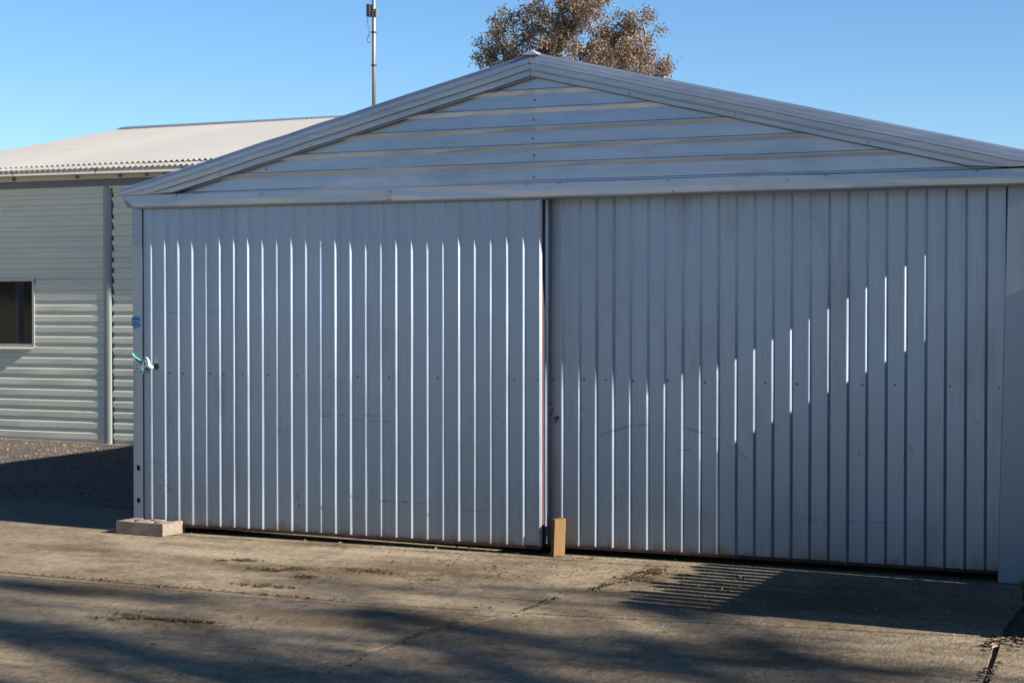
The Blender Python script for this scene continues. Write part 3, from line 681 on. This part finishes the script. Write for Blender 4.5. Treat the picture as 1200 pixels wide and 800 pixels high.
for (x, y, z, r) in CL:
    c = Vector((x, y, z)); q = min(mains, key=lambda a: (a-c).length); limb(wood, q, c, .055, .018, tr, .15)
    for k in range(5): limb(wood, c, c+Vector((tr.gauss(0, 1), tr.gauss(0, 1), tr.gauss(.2, .8))).normalized()*r*.9, .016, .006, tr, .15, 3)
    side = .34 + .42*min(1, max(0, (x+11)/4.5))  # more brown leaves towards the right: the sunlit side put into colour
    nn = int(2000*(r/.5)**2)
    sub = [c + Vector((tr.gauss(0, .5), tr.gauss(0, .6), tr.gauss(0, .5)))*r for _ in range(max(5, int(26*(r/.5)**2)))]
    for k in range(nn):
        s = tr.choice(sub); p = s + Vector((tr.gauss(0, 1), tr.gauss(0, 1), tr.gauss(0, 1)))*.085
        u = tr.random(); mi = 1 if u < side*.8 else (2 if u < side*.8+.16 else (3 if u > .90 else 0))
        leaf(lv, p, tr.uniform(.05, .09), tr.uniform(.026, .044), tr, mi, .6)
obj('trunk', wood, M['bark'], tree, smooth=True); obj('crown', lv, [M['leaf_olive'], M['leaf_brown'], M['leaf_grey'], M['leaf_dark']], tree)

# the tree to the right, outside the picture, whose boughs dapple the concrete
tree2 = empty('shade_tree', (24, -9.5, 0), 'tall open crowned tree standing to the right of the driveway', 'tree')
w2 = MB(); l2 = MB(); t2 = random.Random(5)
def lift(g, X_): t = (X_-g[0])/to_sun.x; return Vector((g[0], g[1], 0)) + to_sun*t
root2 = Vector((24, -9.5, 6.5)); limb(w2, (24, -9.5, -.1), root2, .40, .28, t2, .02, 6)
BR = [([(-.2, -2.28), (.6, -2.31), (1.23, -2.25), (2.1, -2.34)], .05, .5), ([(.6, -3.05), (1.38, -3.22), (2.02, -3.42), (2.71, -3.7), (3.24, -3.76), (3.73, -3.73)], .11, 1.1),
      ([(2.1, -1.42), (2.82, -1.49), (3.59, -1.70)], .04, .35), ([(2.84, -2.22), (3.69, -2.45), (4.41, -2.68), (4.87, -2.94), (5.25, -3.06)], .08, .9),
      ([(3.3, -1.22), (3.93, -1.20), (4.3, -1.15)], .03, .3), ([(4.08, -1.42), (4.68, -1.68), (5.39, -2.42), (5.83, -2.71)], .06, .55),
      ([(4.4, -2.4), (4.76, -2.48), (5.47, -2.77)], .04, .35), ([(2.4, -3.05), (3.15, -2.85), (3.9, -2.93)], .03, .3), ([(1.7, -4.3), (3.0, -4.35), (4.5, -4.3)], .09, .9), ([(3.6, -3.5), (4.6, -3.35), (5.6, -3.3)], .05, .5), ([(.9, -2.7), (1.6, -2.75), (2.3, -2.6)], .03, .25)]
for q in range(9):
    gx, gy = t2.uniform(.6, 5.0), t2.uniform(-4.2, -2.2); BR.append(([(gx, gy), (gx+.5, gy+t2.uniform(-.15, .12)), (gx+1.1, gy+t2.uniform(-.2, .15))], t2.uniform(.015, .03), .16))
for line, rad, dens in BR:
    dens *= .68
    XX = 22.5 + t2.uniform(-1.5, 1.5)
    pts = [lift(g, XX + t2.uniform(-.3, .3)) for g in line]
    limb(w2, root2, pts[0], .10, rad*.8, t2, .06, 6)
    fine = []
    for a, b in zip(pts, pts[1:]):
        for k in range(6): fine.append(a.lerp(b, k/6) + Vector((0, t2.uniform(-.04, .04), t2.uniform(-.04, .04))))
    fine.append(pts[-1]); w2.tube(fine, [rad*(1-.6*i/len(fine)) for i in range(len(fine))], 6)
    for p in fine:
        for k in range(int(3*dens)+1):
            e = p + Vector((t2.gauss(0, .5), t2.gauss(0, .16), t2.gauss(0, .35))); limb(w2, p, e, .016, .006, t2, .1, 3)
            for _ in range(int(22*dens)):
                leaf(l2, p.lerp(e, t2.uniform(.2, 1.1)) + Vector((t2.gauss(0, .12), t2.gauss(0, .09), t2.gauss(0, .12))), t2.uniform(.08, .14), t2.uniform(.025, .045), t2, 0, .7)
obj('trunk', w2, M['bark'], tree2, smooth=True); obj('crown', l2, M['leaf_olive'], tree2)

# unseen open woodland round the yard, added to be mirrored dimly in the zinc sheets
bt = random.Random(61); proto = None
for k in range(15):
    if k < 8: bx, by, sc, hs_ = -34 + k*7.5 + bt.uniform(-1.5, 1.5), -30 + bt.uniform(-4, 3), bt.uniform(.85, 1.15), .42
    else: bx, by, sc, hs_ = 33 + bt.uniform(-2, 5), -36 + (k-8)*7.5 + bt.uniform(-1, 1), bt.uniform(.95, 1.2), .45
    if proto is None:
        wm, lm = MB(), MB(); limb(wm, (0, 0, -.1), (0, 0, 4.5), .35, .22, bt, .03, 6)
        for q in range(34):
            c = Vector((bt.gauss(0, 1.9), bt.gauss(0, 1.5), bt.uniform(3.0, 10.5))); limb(wm, (0, 0, min(4.5, c.z-.5)), c, .10, .02, bt, .12)
            for _ in range(110): leaf(lm, c+Vector((bt.gauss(0, .75), bt.gauss(0, .75), bt.gauss(0, .55))), bt.uniform(.3, .5), bt.uniform(.14, .22), bt, 0, .4)
        proto = empty('tree', (0, 0, 0)); tag(proto, 'unseen bushy dark tree of the woodland round the yard', 'tree', 'woodland trees round the yard')
        obj('trunk', wm, M['bark'], proto); obj('crown', lm, M['leaf_olive'], proto); t_ = proto
    else:
        t_ = proto.copy(); COL.objects.link(t_)
        for ch in proto.children:
            c2 = ch.copy(); COL.objects.link(c2); c2.parent = t_; c2.matrix_parent_inverse = Matrix()
    t_.location = (bx, by, 0); t_.scale = (sc, sc, sc*hs_*bt.uniform(.9, 1.15)); t_.rotation_euler = (0, 0, bt.uniform(0, 6.28))

# paling fence and gate post to the right, outside the picture: their shadow lies on door and ground
fence = empty('paling_fence', (6.7, -.85, 0), 'old grey timber paling fence beside the right end of the shed', 'fence')
M['paling'] = simple('weathered paling', (0.22, 0.20, 0.175), .85)
y = -1.66; k = 0; fr = random.Random(9)
while y < -.20:
    mb = MB(); h = 1.46 + fr.uniform(-.05, .05); w = .088
    mb.add([(6.69, y, -.06), (6.69, y+w, -.06), (6.69, y+w, h-.03), (6.69, y+w*.5, h), (6.69, y, h-.03)]+[(6.712, y, -.06), (6.712, y+w, -.06), (6.712, y+w, h-.03), (6.712, y+w*.5, h), (6.712, y, h-.03)], [(4, 3, 2, 1, 0), (5, 6, 7, 8, 9), (0, 1, 6, 5), (1, 2, 7, 6), (2, 3, 8, 7), (3, 4, 9, 8), (4, 0, 5, 9)])
    obj('paling', mb, M['paling'], fence); y += .112
mb = MB(); mb.box(6.7125, 6.76, -1.68, -.12, 1.02, 1.17); mb.box(6.7125, 6.76, -1.68, -.12, .30, .40); obj('rail', mb, M['paling'], fence)
mb = MB(); mb.box(6.7605, 6.775, -1.64, -.12, .06, 1.10); obj('sun_block_board', mb, M['paling'], fence)  # unseen board added to block sun through the lower paling gaps
gp = MB(); gp.box(6.63, 6.80, -.098, .24, -.07, 2.07); tag(obj('gate_post', gp, M['paling'], bevel=.008), 'thick weathered timber post at the end of the paling fence', 'post')

shb = empty('shrub', (8.1, -.5, 0), 'unseen dark shrub added behind the paling fence to shade the right end of the shed', 'shrub')  # out of view, added to block skylight from the right end
sr = random.Random(71); sw, sf = MB(), MB()
for k in range(40):
    c = Vector((8.1+sr.uniform(-.7, .8), -.5+sr.uniform(-.75, .85), sr.uniform(.35, 1.45))); limb(sw, (8.1+sr.gauss(0, .1), -.5+sr.gauss(0, .1), -.05), c, .03, .008, sr, .1)
    for _ in range(130): leaf(sf, c+Vector((sr.gauss(0, .17), sr.gauss(0, .17), sr.gauss(0, .12))), sr.uniform(.05, .09), sr.uniform(.025, .04), sr, 0, .2)
obj('stem', sw, M['bark'], shb); obj('leaves', sf, M['leaf_dark'], shb)

# moss, litter, weeds
def patch(mb, x, y, rx, ry, n, r, s0=.004, s1=.011, mats=(0,), h=.006):
    cs = [(r.gauss(0, .45), r.gauss(0, .5), r.uniform(.08, .4)) for _ in range(7)]
    for _ in range(int(n*1.5)):
        cx, cy, w = r.choice(cs) if r.random() < .8 else (0, 0, .8)
        px, py = x+(cx+r.gauss(0, w))*rx, y+(cy+r.gauss(0, w))*ry
        pebble(mb, px, py, .003+r.uniform(0, h), r.uniform(s0, s1), r, r.choice(mats))
ms = MB(); mr = random.Random(31)
for (x, y, rx, ry, n) in ((1.382, -.954, .10, .035, 90), (1.25, -1.02, .04, .015, 20), (1.748, -1.211, .16, .05, 70), (1.866, -1.12, .12, .04, 80), (2.071, -1.355, .10, .05, 70), (2.25, -1.0, .10, .04, 60), (2.049, -2.843, .17, .03, 170), (1.93, -2.86, .05, .025, 90), (2.3, -2.83, .12, .02, 60), (1.80, -2.95, .10, .02, 30), (1.962, -1.741, .12, .03, 60),
                          (2.15, -1.74, .08, .03, 40), (3.955, -.661, .06, .05, 50), (3.88, -.36, .06, .16, 260), (3.84, -.62, .05, .12, 110), (3.79, -1.0, .03, .15, 60), (2.90, .02, .05, .03, 60), (2.77, -1.183, .1, .04, 16), (2.35, -1.05, .25, .08, 60), (3.0, -.92, .4, .2, 40), (2.2, -2.95, .6, .25, 30), (2.6, -.6, .7, .3, 40), (4.9, -1.0, 1.0, .6, 60), (.9, -1.94, .5, .012, 50), (2.0, -1.99, .6, .012, 70), (3.69, -1.7, .03, .25, 40), (3.5, -3.2, .03, .9, 60)):
    patch(ms, x, y, rx, ry, n, mr)
tag(obj('moss', ms, M['moss']), 'dark moss and crumbs of soil on the concrete driveway', 'moss', kind='stuff')
lt = MB(); lr = random.Random(41)
def litter(x, y, rx, ry, n, mats=(0, 0, 1)):
    for _ in range(n):
        px, py = x+lr.gauss(0, rx), y+lr.gauss(0, ry); ln = lr.uniform(.015, .045); a = lr.uniform(0, 6.28); w = ln*lr.uniform(.2, .4); ca, sa = cos(a), sin(a); z = .006+lr.uniform(0, .006); t = lr.uniform(0, .012)
        lt.add([(px, py, z), (px+ca*ln*.5-sa*w, py+sa*ln*.5+ca*w, z+t), (px+ca*ln, py+sa*ln, z+.002), (px+ca*ln*.5+sa*w, py+sa*ln*.5-ca*w, z+t*.5)], [(0, 1, 2), (0, 2, 3)], lr.choice(mats))
litter(6.16, -1.70, .05, .07, 70, (0, 0, 0, 1)); litter(6.25, -1.55, .10, .12, 80, (0, 0, 0, 0, 1)); litter(6.07, -1.75, .012, .12, 50); litter(6.15, -2.6, .015, .3, 40); litter(3.0, -2.3, 2.0, 1.3, 90); litter(3.5, -.4, .8, .12, 50); litter(5.2, -.8, .5, .3, 30, (0, 1)); litter(2.6, .0, .5, .03, 40); litter(1.6, -.1, .8, .03, 20); litter(3.85, -.5, .06, .25, 40)
tag(obj('leaf_litter', lt, [M['litter'], M['litter_pale']]), 'dry leaves and twigs scattered on the driveway', 'leaf litter', kind='stuff')
wr = random.Random(51)
def weed(x, y, h, n, label, spread=.12, group=None):
    w = empty('weed', (x, y, 0), label, 'weed', group); stx, lf = MB(), MB()
    for k in range(n):
        a = wr.uniform(0, 6.28); tip = Vector((x+cos(a)*spread*wr.random(), y+sin(a)*spread*wr.random(), h*wr.uniform(.5, 1)))
        pts = limb(stx, (x+wr.gauss(0, .02), y+wr.gauss(0, .02), 0), tip, .004, .002, wr, .15, 4)
        for p in pts[1:]:
            for _ in range(5): leaf(lf, p+Vector((wr.gauss(0, 1), wr.gauss(0, 1), wr.gauss(0, .7)))*min(.02, h*.2), min(h*.5, wr.uniform(.03, .06)), min(h*.2, wr.uniform(.012, .025)), wr, 0, .1)
    obj('stem', stx, M['bark'], w); obj('leaves', lf, M['leaf_green'], w)
weed(6.25, -.42, .34, 22, 'taller dark weed at the foot of the right end of the shed', .16)
weed(6.20, -1.05, .22, 18, 'low dark weed beside the concrete edge in the shade', .14)
weed(1.489, -1.995, .018, 3, 'tiny green weed growing from the driveway joint', .008)
bpy.context.view_layer.update()
